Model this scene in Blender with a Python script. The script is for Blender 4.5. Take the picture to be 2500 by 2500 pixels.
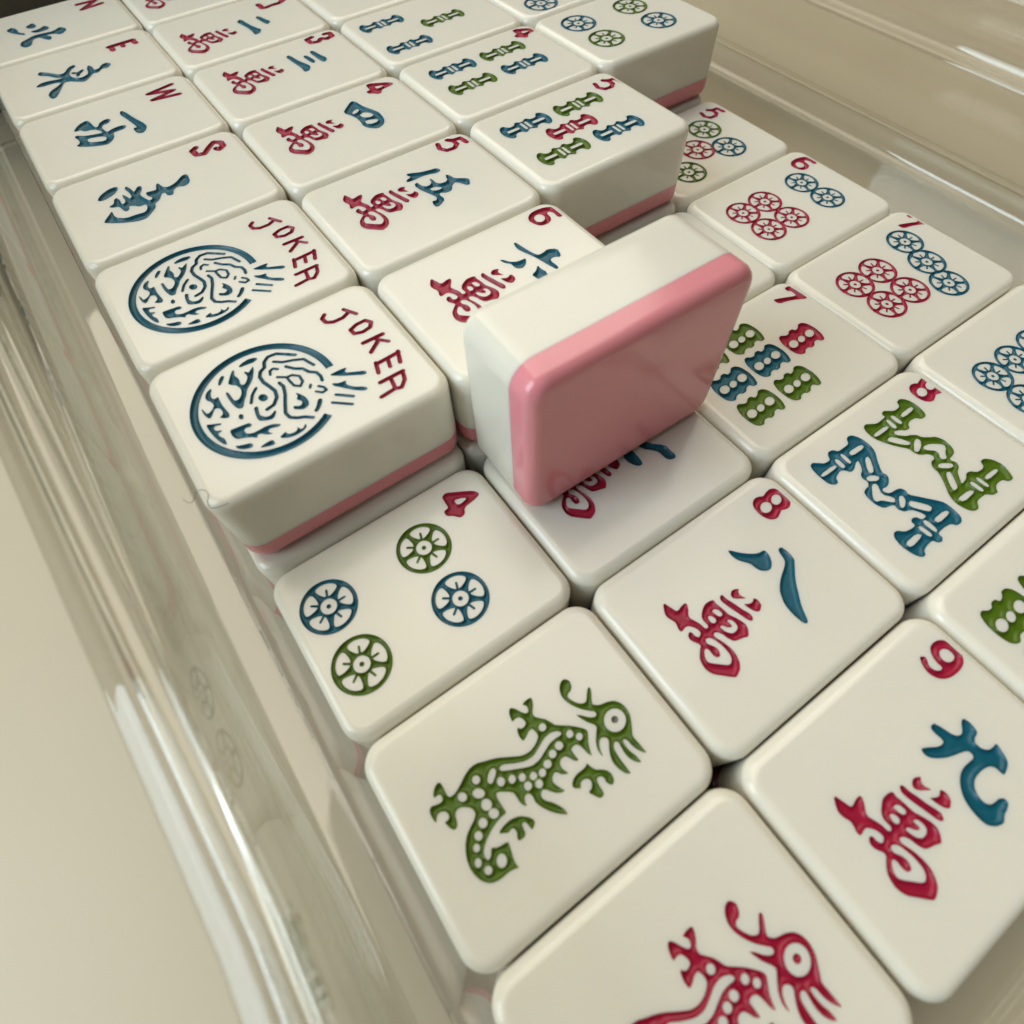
import bpy, bmesh, math, random, json
import numpy as np
from mathutils import Matrix, Vector
from mathutils.geometry import delaunay_2d_cdt

for o in list(bpy.data.objects):
    bpy.data.objects.remove(o)
scene = bpy.context.scene
COL = scene.collection
MM = 0.001
random.seed(7)

# ------------------------------------------------------------------ camera
cam_d = bpy.data.cameras.new('camera')
cam = bpy.data.objects.new('camera', cam_d)
COL.objects.link(cam)
RM = [[0.81723771, -0.57573962, -0.02542469], [-0.51318271, -0.70694859, -0.48669004], [0.26223279, 0.41078897, -0.87320467]]
CAM = Vector([11.1769, -160.3604, 64.1279])
cam.matrix_world = Matrix(((RM[0][0], -RM[1][0], -RM[2][0], CAM[0] * MM),
                           (RM[0][1], -RM[1][1], -RM[2][1], CAM[1] * MM),
                           (RM[0][2], -RM[1][2], -RM[2][2], CAM[2] * MM),
                           (0, 0, 0, 1)))
cam_d.sensor_width = 36.0
cam_d.lens = 36.0 * 1385.603 / 2500.0
cam_d.clip_start = 0.002
cam_d.clip_end = 20.0
cam_d.dof.use_dof = True
cam_d.dof.focus_distance = 0.088
cam_d.dof.aperture_fstop = 26.0
cam_d.dof.aperture_blades = 0
scene.camera = cam

# ------------------------------------------------------------------ light
world = bpy.data.worlds.new('World')
scene.world = world
world.use_nodes = True
bg = world.node_tree.nodes['Background']
bg.inputs['Color'].default_value = (1.0, 0.93, 0.77, 1)
bg.inputs['Strength'].default_value = 0.10

def area(name, loc, target, sx, sy, power, colour):
    d = bpy.data.lights.new(name, 'AREA')
    d.shape = 'RECTANGLE'
    d.size, d.size_y = sx, sy
    d.energy = power
    d.color = colour
    o = bpy.data.objects.new(name, d)
    COL.objects.link(o)
    o.location = loc
    o.rotation_euler = (Vector(target) - Vector(loc)).to_track_quat('-Z', 'Y').to_euler()
    return o

area('window_light', (-0.80, 0.05, 0.50), (0.05, -0.08, 0.0), 0.5, 0.75, 8.0, (0.78, 0.92, 1.0))
area('ceiling_light', (0.35, 0.95, 1.70), (0.10, 0.25, 0.0), 2.2, 1.8, 35.0, (1.0, 0.92, 0.77))

vs = scene.view_settings
vs.view_transform = 'Standard'
vs.look = 'None'
vs.exposure = 0.0
vs.gamma = 1.0
scene.cycles.max_bounces = 7
scene.cycles.transmission_bounces = 4
scene.cycles.transparent_max_bounces = 24
scene.cycles.glossy_bounces = 4
scene.cycles.diffuse_bounces = 3
scene.cycles.caustics_refractive = True
scene.cycles.caustics_reflective = False
scene.cycles.blur_glossy = 0.5
scene.cycles.sample_clamp_indirect = 6.0
scene.cycles.use_denoising = True
scene.cycles.use_adaptive_sampling = True
scene.cycles.adaptive_threshold = 0.025

# ------------------------------------------------------------------ materials
def mat(name, base, rough=0.4, var=0.0, vscale=400.0, bump=0.0, bscale=600.0, sss=0.0, srad=(1, 1, 1), sscale=0.001,
        trans=0.0, ior=1.5, coat=0.0, spec=0.5):
    m = bpy.data.materials.new(name)
    m.use_nodes = True
    nt = m.node_tree
    b = nt.nodes['Principled BSDF']
    b.inputs['Base Color'].default_value = (*base, 1)
    b.inputs['Roughness'].default_value = rough
    b.inputs['IOR'].default_value = ior
    b.inputs['Transmission Weight'].default_value = trans
    b.inputs['Coat Weight'].default_value = coat
    b.inputs['Specular IOR Level'].default_value = spec
    if sss:
        b.inputs['Subsurface Weight'].default_value = sss
        b.inputs['Subsurface Radius'].default_value = srad
        b.inputs['Subsurface Scale'].default_value = sscale
    tc = nt.nodes.new('ShaderNodeTexCoord')
    if var:
        nz = nt.nodes.new('ShaderNodeTexNoise')
        nz.inputs['Scale'].default_value = vscale
        nz.inputs['Detail'].default_value = 4
        nt.links.new(tc.outputs['Object'], nz.inputs['Vector'])
        mx = nt.nodes.new('ShaderNodeMix')
        mx.data_type = 'RGBA'
        mx.inputs['A'].default_value = (*[c * (1 - var) for c in base], 1)
        mx.inputs['B'].default_value = (*[min(1, c * (1 + var)) for c in base], 1)
        nt.links.new(nz.outputs['Fac'], mx.inputs['Factor'])
        nt.links.new(mx.outputs['Result'], b.inputs['Base Color'])
        rr = nt.nodes.new('ShaderNodeMapRange')
        rr.inputs['To Min'].default_value = rough * 0.75
        rr.inputs['To Max'].default_value = min(1, rough * 1.3)
        nt.links.new(nz.outputs['Fac'], rr.inputs['Value'])
        nt.links.new(rr.outputs['Result'], b.inputs['Roughness'])
    if bump:
        n2 = nt.nodes.new('ShaderNodeTexNoise')
        n2.inputs['Scale'].default_value = bscale
        n2.inputs['Detail'].default_value = 3
        nt.links.new(tc.outputs['Object'], n2.inputs['Vector'])
        bp = nt.nodes.new('ShaderNodeBump')
        bp.inputs['Strength'].default_value = bump
        bp.inputs['Distance'].default_value = 0.0002
        nt.links.new(n2.outputs['Fac'], bp.inputs['Height'])
        nt.links.new(bp.outputs['Normal'], b.inputs['Normal'])
    return m

WHITE = mat('ivory_plastic', (0.80, 0.775, 0.685), 0.17, var=0.025, vscale=90, bump=0.05, bscale=260, sss=0.55, srad=(1.0, 0.85, 0.6), sscale=0.0016)
PINK = mat('pink_plastic', (0.80, 0.30, 0.34), 0.16, var=0.04, vscale=120, bump=0.06, bscale=220, sss=0.35, srad=(1.0, 0.4, 0.4), sscale=0.0010)
PAINT = {
    'blue': mat('teal_blue_paint', (0.004, 0.098, 0.148), 0.34, var=0.22, vscale=900, bump=0.15, bscale=1500, spec=0.35),
    'green': mat('leaf_green_paint', (0.072, 0.138, 0.003), 0.34, var=0.22, vscale=900, bump=0.15, bscale=1500, spec=0.35),
    'red': mat('crimson_paint', (0.34, 0.007, 0.038), 0.34, var=0.18, vscale=900, bump=0.15, bscale=1500, spec=0.35),
    'grey': mat('grey_dimple', (0.16, 0.16, 0.13), 0.4, var=0.1, vscale=900),
}
def thin_clear(name, tint, rough):
    """a thin clear sheet: lets light through and mirrors more the flatter it is looked along"""
    m = bpy.data.materials.new(name)
    m.use_nodes = True
    nt = m.node_tree
    nt.nodes.clear()
    out = nt.nodes.new('ShaderNodeOutputMaterial')
    mix = nt.nodes.new('ShaderNodeMixShader')
    tr = nt.nodes.new('ShaderNodeBsdfTransparent')
    tr.inputs['Color'].default_value = (*tint, 1)
    gl = nt.nodes.new('ShaderNodeBsdfGlossy')
    gl.inputs['Roughness'].default_value = rough
    gl.inputs['Color'].default_value = (0.97, 0.97, 0.95, 1)
    lw = nt.nodes.new('ShaderNodeLayerWeight')
    lw.inputs['Blend'].default_value = 0.5
    pw = nt.nodes.new('ShaderNodeMath')
    pw.operation = 'POWER'
    pw.inputs[1].default_value = 5.0
    ma = nt.nodes.new('ShaderNodeMath')
    ma.operation = 'MULTIPLY_ADD'
    ma.inputs[1].default_value = 0.96
    ma.inputs[2].default_value = 0.04
    tc = nt.nodes.new('ShaderNodeTexCoord')
    nz = nt.nodes.new('ShaderNodeTexNoise')
    nz.inputs['Scale'].default_value = 70.0
    nz.inputs['Detail'].default_value = 2
    bp = nt.nodes.new('ShaderNodeBump')
    bp.inputs['Strength'].default_value = 0.006
    bp.inputs['Distance'].default_value = 0.0004
    nt.links.new(tc.outputs['Object'], nz.inputs['Vector'])
    nt.links.new(nz.outputs['Fac'], bp.inputs['Height'])
    nt.links.new(bp.outputs['Normal'], gl.inputs['Normal'])
    # a longer way through the sheet when it is looked along: more of its own grey
    p3 = nt.nodes.new('ShaderNodeMath')
    p3.operation = 'POWER'
    p3.inputs[1].default_value = 3.0
    mc = nt.nodes.new('ShaderNodeMix')
    mc.data_type = 'RGBA'
    mc.inputs['A'].default_value = (*tint, 1)
    mc.inputs['B'].default_value = (0.83, 0.83, 0.79, 1)
    nt.links.new(lw.outputs['Facing'], p3.inputs[0])
    nt.links.new(p3.outputs[0], mc.inputs['Factor'])
    nt.links.new(mc.outputs['Result'], tr.inputs['Color'])
    nt.links.new(lw.outputs['Facing'], pw.inputs[0])
    nt.links.new(pw.outputs[0], ma.inputs[0])
    nt.links.new(ma.outputs[0], mix.inputs[0])
    nt.links.new(tr.outputs[0], mix.inputs[1])
    nt.links.new(gl.outputs[0], mix.inputs[2])
    nt.links.new(mix.outputs[0], out.inputs['Surface'])
    return m

CLEAR = thin_clear('clear_plastic', (0.975, 0.97, 0.955), 0.03)
TABLE = mat('beige_table', (0.58, 0.52, 0.40), 0.42, var=0.03, vscale=25, bump=0.04, bscale=300)
DARK = mat('dark_brown_wood', (0.032, 0.02, 0.013), 0.5, var=0.35, vscale=60, bump=0.2, bscale=200)
HAIR = mat('dark_fibre', (0.10, 0.075, 0.06), 0.5)

# ------------------------------------------------------------------ helpers
def link(name, me, parent=None, material=None):
    o = bpy.data.objects.new(name, me)
    COL.objects.link(o)
    if material is not None and not me.materials:
        me.materials.append(material)
    if parent is not None:
        o.parent = parent
    return o

def mesh(name, verts, faces, material, smooth=True):
    me = bpy.data.meshes.new(name)
    me.from_pydata([tuple(c * MM for c in v) for v in verts], [], faces)
    me.materials.append(material)
    if smooth:
        me.polygons.foreach_set('use_smooth', [True] * len(me.polygons))
    me.update()
    return me

def tag(o, label, cat, group=None):
    o['label'] = label
    o['category'] = cat
    if group:
        o['group'] = group
    return o

# ------------------------------------------------------------------ engraved designs (mm, tile face coordinates)
MOTIFS = json.loads(r'''{"wan":[["+",[[-111,-120],[-111,-77],[-82,-19],[-62,-51],[-28,-72],[11,-60],[54,-35],[31,-78],[-7,-133],[-44,-169],[-82,-159]]],
["+",[[99,28],[131,53],[176,53],[217,38],[251,-17],[252,-46],[221,-76],[163,-101],[82,-117],[114,-76],[130,-33],[123,-1]]],
["+",[[-147,-269],[-146,-245],[-126,-233],[-69,-231],[19,-201],[106,-182],[184,-153],[236,-141],[278,-163],[285,-189],[259,-216],[202,-231],[105,-256],[15,-281],[-59,-297],[-109,-299]]],
["+",[[-165,-378],[-140,-364],[-111,-376],[-58,-363],[22,-354],[80,-348],[147,-314],[206,-291],[265,-278],[310,-289],[344,-310],[393,-359],[368,-413],[349,-490],[332,-529],[301,-548],[254,-566],[207,-574],[163,-597],[139,-626],[137,-654],[155,-668],[191,-666],[249,-642],[314,-627],[388,-617],[458,-622],[516,-643],[561,-671],[599,-710],[627,-779],[631,-810],[594,-854],[540,-908],[479,-973],[434,-1001],[371,-1017],[313,-1008],[261,-989],[219,-954],[179,-907],[160,-876],[125,-872],[91,-897],[53,-918],[12,-921],[-17,-904],[-35,-875],[-30,-852],[-4,-845],[29,-848],[68,-827],[66,-795],[45,-766],[12,-764],[-33,-777],[-74,-806],[-102,-836],[-104,-869],[-93,-913],[-91,-940],[-130,-946],[-179,-925],[-226,-917],[-285,-944],[-344,-952],[-395,-926],[-454,-885],[-460,-862],[-414,-848],[-355,-828],[-307,-816],[-302,-783],[-322,-717],[-322,-660],[-299,-653],[-246,-683],[-189,-736],[-153,-746],[-100,-722],[-33,-696],[19,-693],[44,-684],[51,-658],[31,-636],[1,-638],[-51,-642],[-98,-617],[-136,-567],[-174,-497],[-176,-437]]],
["-",[[-51,-560],[-30,-525],[13,-510],[44,-517],[58,-553],[37,-582],[-10,-583]]],
["-",[[-71,-481],[-67,-434],[-39,-409],[16,-398],[42,-418],[34,-454],[-7,-472]]],
["-",[[114,-416],[131,-377],[181,-362],[234,-367],[262,-406],[265,-467],[239,-504],[190,-530],[131,-543],[115,-527],[135,-497],[178,-472],[200,-440],[197,-420],[168,-416],[135,-423]]],
["-",[[128,-775],[140,-734],[169,-707],[231,-688],[302,-673],[369,-673],[425,-679],[471,-707],[496,-747],[486,-784],[438,-838],[372,-909],[335,-939],[286,-933],[246,-905],[210,-872],[214,-842],[246,-830],[295,-836],[338,-832],[363,-806],[362,-774],[327,-752],[279,-744],[233,-762],[193,-790],[161,-797]]]],"n9":[["+",[[-840,1008],[-812,979],[-753,946],[-685,928],[-625,940],[-571,970],[-535,1016],[-505,1089],[-496,1194],[-501,1270],[-521,1335],[-565,1390],[-624,1423],[-690,1427],[-755,1412],[-813,1374],[-844,1319],[-853,1252],[-841,1194],[-808,1154],[-751,1118],[-693,1104],[-639,1106],[-618,1095],[-617,1055],[-644,1016],[-694,998],[-737,1010],[-783,1051],[-814,1050]]],
["-",[[-754,1230],[-752,1287],[-716,1326],[-666,1333],[-622,1319],[-604,1282],[-606,1236],[-630,1192],[-677,1180],[-720,1192]]]],"c9":[["+",[[-174,816],[-126,834],[-72,832],[-18,820],[-1,795],[8,741],[35,702],[75,700],[124,713],[161,756],[168,804],[165,867],[188,871],[247,849],[304,828],[342,798],[364,754],[387,668],[362,659],[317,660],[280,649],[252,615],[235,554],[231,483],[236,408],[258,357],[288,320],[341,288],[397,279],[443,293],[469,329],[476,375],[477,420],[497,466],[525,479],[555,470],[581,410],[591,347],[620,302],[630,266],[607,190],[554,132],[503,118],[430,117],[347,130],[270,160],[201,215],[151,279],[123,339],[111,414],[115,494],[119,556],[96,580],[57,581],[34,557],[10,495],[-13,415],[-47,330],[-97,250],[-141,201],[-190,184],[-228,195],[-240,216],[-209,276],[-163,345],[-143,402],[-147,445],[-184,460],[-238,450],[-293,451],[-321,471],[-323,522],[-288,541],[-222,562],[-143,585],[-104,615],[-89,661],[-104,698],[-143,741],[-171,781]]]],"dragon":[["+",[[-515,765],[-469,794],[-411,775],[-377,738],[-373,688],[-339,666],[-279,688],[-214,731],[-187,783],[-202,817],[-256,866],[-293,906],[-293,927],[-270,931],[-215,896],[-158,851],[-126,841],[-87,883],[-70,933],[-55,996],[-19,1061],[38,1100],[108,1115],[185,1102],[246,1066],[309,1022],[363,980],[441,986],[518,992],[579,995],[541,961],[482,929],[416,913],[359,910],[335,889],[337,866],[395,857],[462,862],[532,885],[618,893],[577,846],[518,814],[447,803],[374,814],[325,823],[301,802],[307,771],[349,741],[423,730],[521,729],[634,734],[602,690],[522,656],[436,647],[364,672],[302,713],[256,751],[217,748],[189,709],[193,675],[231,638],[286,613],[347,604],[307,591],[248,598],[187,628],[131,679],[76,734],[42,725],[-19,680],[-92,645],[-153,625],[-111,671],[-46,723],[-11,778],[-20,812],[-57,816],[-101,767],[-161,710],[-233,662],[-319,625],[-393,618],[-456,641],[-506,684],[-524,730]]],
["-",[[206,1031],[240,986],[253,932],[243,878],[212,834],[167,810],[115,810],[67,834],[33,878],[19,933],[28,989],[60,1033],[106,1057],[159,1056]]],
["+",[[-578,337],[-545,337],[-485,303],[-436,257],[-391,249],[-344,291],[-299,334],[-244,361],[-194,381],[-142,448],[-104,499],[-48,558],[14,613],[53,628],[99,595],[160,551],[224,526],[273,512],[230,490],[176,483],[124,474],[89,450],[80,406],[95,369],[130,367],[177,370],[229,374],[200,332],[152,309],[115,288],[104,247],[116,208],[153,184],[197,185],[237,204],[262,214],[243,169],[218,139],[178,120],[172,86],[197,47],[235,28],[280,43],[329,64],[362,87],[365,55],[340,7],[293,-35],[245,-67],[228,-103],[247,-136],[280,-150],[324,-135],[374,-87],[446,-45],[494,-24],[555,-19],[511,-76],[445,-140],[355,-197],[277,-225],[225,-215],[189,-218],[163,-256],[180,-292],[218,-310],[258,-311],[229,-341],[179,-353],[122,-350],[66,-358],[-24,-488],[-1,-515],[45,-519],[123,-518],[186,-516],[187,-563],[196,-638],[221,-717],[259,-795],[301,-857],[340,-894],[378,-905],[412,-898],[419,-873],[400,-845],[361,-819],[351,-805],[380,-764],[391,-711],[398,-645],[438,-654],[509,-673],[566,-691],[606,-689],[641,-680],[618,-735],[611,-790],[614,-866],[605,-933],[575,-993],[516,-1041],[443,-1065],[375,-1072],[301,-1060],[241,-1036],[176,-998],[122,-944],[85,-883],[55,-818],[23,-778],[-20,-769],[-61,-788],[-95,-827],[-123,-877],[-120,-921],[-85,-950],[-38,-961],[-2,-977],[20,-1013],[-7,-1041],[-52,-1058],[-100,-1068],[-93,-1039],[-104,-1006],[-138,-996],[-176,-1010],[-198,-1042],[-201,-1085],[-179,-1113],[-139,-1138],[-183,-1148],[-238,-1148],[-282,-1132],[-296,-1102],[-279,-1059],[-266,-1000],[-283,-974],[-320,-967],[-344,-982],[-344,-1012],[-344,-1046],[-388,-1023],[-425,-985],[-442,-937],[-427,-916],[-382,-913],[-322,-920],[-275,-918],[-253,-898],[-256,-846],[-290,-763],[-345,-666],[-371,-578],[-363,-504],[-339,-449],[-311,-368],[-273,-285],[-201,-170],[-149,-78],[-136,6],[-158,97],[-203,168],[-251,175],[-310,161],[-306,110],[-278,62],[-258,10],[-312,2],[-367,12],[-410,38],[-375,56],[-368,98],[-390,143],[-438,139],[-486,116],[-493,74],[-481,27],[-531,34],[-588,55],[-618,90],[-583,127],[-519,159],[-472,192],[-466,227],[-505,250],[-542,243],[-568,213],[-582,272]]],
["-",[[-196,-342],[-202,-297],[-147,-208],[-89,-84],[-81,12],[-112,100],[-155,199],[-164,291],[-135,364],[-97,393],[-78,369],[-86,308],[-82,229],[-50,139],[-14,47],[-11,-57],[-59,-160],[-118,-274],[-149,-334],[-177,-351]]],
["-",[[-235,-415],[-221,-384],[-188,-384],[-153,-422],[-116,-474],[-117,-504],[-155,-518],[-192,-489],[-223,-450]]],
["-",[[-230,293],[-218,278],[-213,260],[-216,241],[-227,226],[-243,217],[-262,216],[-279,224],[-291,238],[-296,256],[-293,275],[-282,290],[-266,299],[-247,300]]],
["-",[[19,328],[31,313],[36,293],[32,273],[21,257],[3,247],[-16,246],[-34,254],[-46,269],[-51,289],[-47,309],[-35,325],[-18,335],[1,336]]],
["-",[[42,221],[54,206],[59,188],[56,169],[46,154],[30,146],[11,145],[-6,153],[-19,168],[-24,186],[-21,205],[-11,220],[6,228],[24,229]]],
["-",[[90,122],[103,108],[107,89],[103,69],[92,53],[75,43],[56,42],[39,49],[27,64],[22,83],[26,103],[37,119],[54,129],[73,130]]],
["-",[[122,26],[135,12],[140,-5],[138,-23],[128,-37],[112,-44],[95,-45],[78,-37],[65,-23],[60,-5],[62,12],[72,26],[88,34],[106,34]]],
["-",[[93,-68],[105,-81],[110,-98],[108,-115],[98,-129],[83,-137],[65,-138],[49,-130],[37,-117],[32,-100],[34,-83],[44,-69],[59,-61],[77,-60]]],
["-",[[38,-169],[50,-183],[56,-200],[54,-217],[44,-231],[28,-239],[11,-239],[-6,-232],[-19,-218],[-25,-201],[-22,-184],[-12,-170],[3,-162],[21,-162]]],
["-",[[-8,-263],[5,-277],[11,-295],[9,-312],[0,-326],[-16,-334],[-35,-334],[-52,-326],[-66,-312],[-72,-295],[-70,-277],[-60,-263],[-44,-256],[-26,-256]]],
["-",[[-52,-367],[-39,-381],[-32,-400],[-35,-419],[-46,-435],[-63,-444],[-83,-444],[-102,-437],[-116,-422],[-122,-403],[-119,-384],[-108,-369],[-91,-360],[-71,-359]]],
["-",[[139,-164],[152,-179],[157,-197],[154,-216],[143,-231],[127,-241],[108,-241],[90,-234],[78,-220],[72,-201],[75,-182],[86,-167],[103,-158],[122,-157]]],
["-",[[188,-61],[200,-76],[206,-94],[203,-112],[193,-127],[177,-135],[159,-135],[141,-127],[128,-113],[123,-95],[125,-77],[136,-62],[152,-54],[170,-53]]],
["-",[[-213,-566],[-200,-580],[-194,-598],[-197,-616],[-208,-632],[-225,-641],[-245,-643],[-263,-636],[-276,-622],[-282,-604],[-279,-585],[-268,-570],[-251,-560],[-231,-559]]],
["-",[[-81,-595],[-68,-611],[-65,-635],[-72,-662],[-89,-686],[-112,-702],[-136,-708],[-157,-702],[-170,-686],[-174,-662],[-166,-635],[-149,-611],[-126,-594],[-102,-589]]],
["-",[[45,-594],[61,-613],[68,-636],[64,-660],[50,-681],[28,-693],[3,-695],[-20,-687],[-37,-669],[-45,-645],[-41,-620],[-26,-600],[-4,-587],[21,-585]]],
["-",[[150,-579],[164,-595],[169,-616],[164,-639],[151,-659],[131,-671],[108,-674],[88,-667],[74,-651],[69,-629],[74,-606],[88,-587],[108,-574],[130,-571]]],
["-",[[153,-720],[167,-736],[173,-756],[170,-776],[158,-793],[140,-803],[119,-805],[99,-797],[84,-782],[78,-762],[81,-741],[93,-724],[112,-714],[133,-713]]],
["-",[[218,-822],[231,-835],[237,-853],[234,-872],[223,-887],[206,-897],[187,-898],[169,-891],[155,-877],[150,-859],[152,-841],[163,-825],[180,-816],[200,-814]]],
["-",[[288,-899],[300,-911],[305,-926],[303,-942],[294,-954],[280,-962],[263,-963],[248,-957],[236,-945],[231,-930],[233,-914],[242,-901],[256,-894],[273,-893]]],
["-",[[400,-955],[413,-968],[420,-984],[419,-1000],[410,-1012],[395,-1019],[377,-1019],[360,-1012],[347,-1000],[340,-984],[342,-968],[351,-955],[366,-948],[383,-948]]],
["-",[[509,-904],[521,-917],[526,-934],[523,-951],[513,-965],[497,-974],[480,-975],[463,-969],[451,-956],[446,-940],[449,-922],[459,-908],[475,-899],[493,-898]]],
["-",[[526,-744],[545,-764],[554,-788],[552,-811],[539,-830],[517,-840],[492,-840],[467,-829],[447,-809],[438,-785],[440,-762],[453,-743],[475,-733],[501,-733]]],
["-",[[-158,-762],[-144,-776],[-139,-796],[-142,-816],[-155,-834],[-173,-845],[-194,-848],[-213,-841],[-227,-827],[-233,-807],[-229,-787],[-216,-769],[-198,-758],[-177,-755]]],
["-",[[-11,486],[1,471],[6,454],[4,436],[-6,422],[-21,414],[-39,414],[-56,422],[-68,437],[-73,454],[-71,472],[-60,486],[-45,494],[-27,494]]],
["-",[[67,550],[79,536],[83,520],[81,503],[71,489],[57,482],[40,482],[25,490],[13,503],[8,520],[11,537],[21,551],[35,558],[52,558]]],
["+",[[292,425],[338,433],[395,458],[428,511],[473,556],[530,568],[577,549],[602,518],[587,490],[538,470],[514,485],[471,466],[459,425],[482,402],[535,393],[610,391],[628,356],[619,325],[569,296],[514,266],[507,317],[463,352],[425,353],[396,317],[393,264],[424,235],[444,233],[409,178],[377,168],[344,195],[314,263],[316,340],[314,387]]],
["+",[[295,-679],[277,-656],[262,-592],[258,-512],[286,-423],[346,-357],[393,-329],[427,-338],[457,-396],[412,-398],[367,-404],[349,-430],[360,-453],[398,-457],[439,-464],[462,-488],[459,-554],[432,-558],[393,-530],[355,-527],[332,-541],[331,-571],[340,-600],[317,-638]]]],"pupil":[["+",[[151,967],[162,953],[166,936],[162,920],[153,906],[139,898],[123,898],[108,906],[98,919],[94,936],[97,953],[107,967],[121,974],[137,974]]]],"emblem":[["ring",[37,-393,877],[89,36]],
["+",[[-627,-469],[-657,-409],[-669,-321],[-639,-235],[-602,-230],[-579,-288],[-593,-380],[-598,-460]]],
["+",[[-482,-787],[-544,-759],[-607,-702],[-580,-666],[-526,-706],[-464,-763]]],
["+",[[-426,-684],[-512,-630],[-616,-556],[-592,-538],[-510,-570],[-462,-548],[-406,-544],[-338,-564],[-300,-526],[-352,-471],[-413,-439],[-489,-456],[-505,-436],[-454,-409],[-487,-368],[-529,-323],[-464,-336],[-342,-400],[-277,-454],[-210,-529],[-135,-566],[-73,-617],[26,-671],[4,-727],[-117,-758],[-240,-763],[-326,-756],[-303,-725],[-210,-722],[-133,-712],[-126,-662],[-185,-606],[-259,-582],[-345,-602],[-384,-640]]],
["+",[[-383,-984],[-455,-945],[-493,-872],[-447,-879],[-409,-910],[-338,-923],[-300,-898],[-316,-852],[-266,-852],[-192,-860],[-86,-849],[21,-836],[68,-863],[35,-921],[-3,-952],[-14,-909],[-55,-887],[-131,-897],[-161,-937],[-130,-975],[-61,-1026],[-53,-1055],[-121,-1081],[-211,-1086],[-254,-1077],[-216,-1066],[-136,-1050],[-144,-1008],[-175,-971],[-210,-938],[-283,-943],[-329,-978]]],
["s",50,[[-387,178],[-467,86],[-547,-7],[-560,-114],[-504,-187],[-418,-217],[-384,-286],[-308,-325],[-201,-322],[-93,-287],[7,-262],[112,-284],[197,-358],[215,-453]]],
["s",43,[[-442,-88],[-367,-1],[-321,119],[-259,233],[-171,263],[-96,292]]],
["s",45,[[-278,2],[-184,71],[-122,155],[-28,196],[34,265],[119,281],[192,267]]],
["s",39,[[-296,-95],[-340,-139],[-323,-188],[-262,-207]]],
["s",38,[[-180,-153],[-108,-61],[-104,7],[-34,73],[66,68],[120,16],[67,-43],[-25,-56],[-108,-61]]],
["s",47,[[-79,-170],[6,-153],[125,-185],[275,-252],[396,-299],[483,-285],[541,-218],[578,-142],[644,-66]]],
["+",[[174,-78],[234,-37],[316,-7],[398,-4],[453,-36],[470,-105],[411,-186],[375,-196],[353,-173],[397,-125],[383,-78],[338,-71],[279,-112],[245,-76]]],
["+",[[215,75],[147,117],[170,147],[236,103]]],
["s",37,[[249,191],[302,235],[359,242],[369,188],[306,129]]],
["+",[[569,-24],[523,32],[425,100],[449,146],[518,105],[574,49],[599,9]]],
["+",[[56,-374],[75,-388],[83,-409],[79,-432],[64,-453],[40,-467],[13,-473],[-13,-468],[-32,-454],[-41,-433],[-37,-410],[-22,-389],[2,-374],[30,-369]]],
["s",43,[[-168,-431],[-94,-509],[14,-567]]],
["+",[[91,-568],[107,-520],[180,-541],[242,-556],[311,-513],[325,-453],[278,-380],[319,-378],[391,-449],[361,-534],[313,-599],[217,-595]]],
["+",[[156,-718],[171,-727],[179,-739],[179,-752],[171,-762],[157,-769],[139,-770],[120,-766],[105,-757],[97,-745],[96,-732],[104,-722],[119,-715],[137,-714]]],
["+",[[3,-1120],[51,-1043],[87,-967],[116,-972],[90,-1032],[102,-1062],[161,-1059],[190,-994],[212,-1009],[207,-1051],[265,-1048],[323,-1013],[425,-1019],[386,-1057],[262,-1097],[117,-1118]]],
["+",[[248,-927],[255,-853],[270,-744],[280,-696],[325,-682],[342,-715],[321,-758],[346,-794],[407,-786],[443,-724],[444,-647],[437,-567],[455,-483],[512,-406],[534,-439],[498,-528],[508,-565],[540,-572],[588,-526],[563,-595],[496,-657],[500,-697],[537,-703],[488,-756],[445,-827],[416,-904],[352,-930]]],
["+",[[684,-508],[641,-408],[694,-406],[717,-325],[693,-281],[651,-275],[711,-257],[719,-221],[667,-177],[721,-180],[754,-237],[763,-333],[746,-416]]],
["+",[[489,-956],[509,-929],[537,-865],[558,-797],[602,-781],[627,-813],[598,-889],[549,-945]]],
["+",[[680,-744],[659,-661],[659,-572],[738,-571],[727,-640]]],
["+",[[167,360],[165,486],[179,603],[224,552],[256,557],[316,667],[362,758],[406,760],[417,718],[338,598],[270,490]]],
["+",[[301,336],[353,406],[365,501],[421,466],[517,534],[579,629],[632,654],[643,609],[562,510],[435,407],[351,337]]],
["s",43,[[493,301],[638,457]]],
["s",39,[[576,211],[738,392]]]],"joker":[["s",59,[[-752,1028],[-581,1126]]],
["s",62,[[-669,1063],[-618,953],[-622,818],[-671,737],[-764,725],[-813,783]]],
["s",61,[[-362,930],[-403,1034],[-405,1158],[-331,1210],[-254,1154],[-236,1037],[-275,938],[-362,930]]],
["s",66,[[-59,952],[-54,1228]]],
["s",56,[[-32,1110],[103,1225]]],
["s",64,[[8,1134],[137,959]]],
["s",64,[[351,925],[339,1233]]],
["s",59,[[328,923],[492,870]]],
["s",57,[[344,1076],[486,1034]]],
["s",60,[[319,1235],[496,1169]]],
["s",62,[[640,812],[639,1127]]],
["s",57,[[634,1120],[769,1076],[856,986],[830,914],[657,947]]],
["s",59,[[826,917],[846,718]]]],"n8":[["+",[[-907,1004],[-925,1063],[-913,1122],[-880,1168],[-903,1234],[-912,1315],[-887,1371],[-828,1409],[-760,1417],[-678,1417],[-607,1374],[-573,1310],[-583,1249],[-607,1195],[-577,1141],[-553,1064],[-583,996],[-637,955],[-727,933],[-820,942],[-872,967]]],
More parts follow.
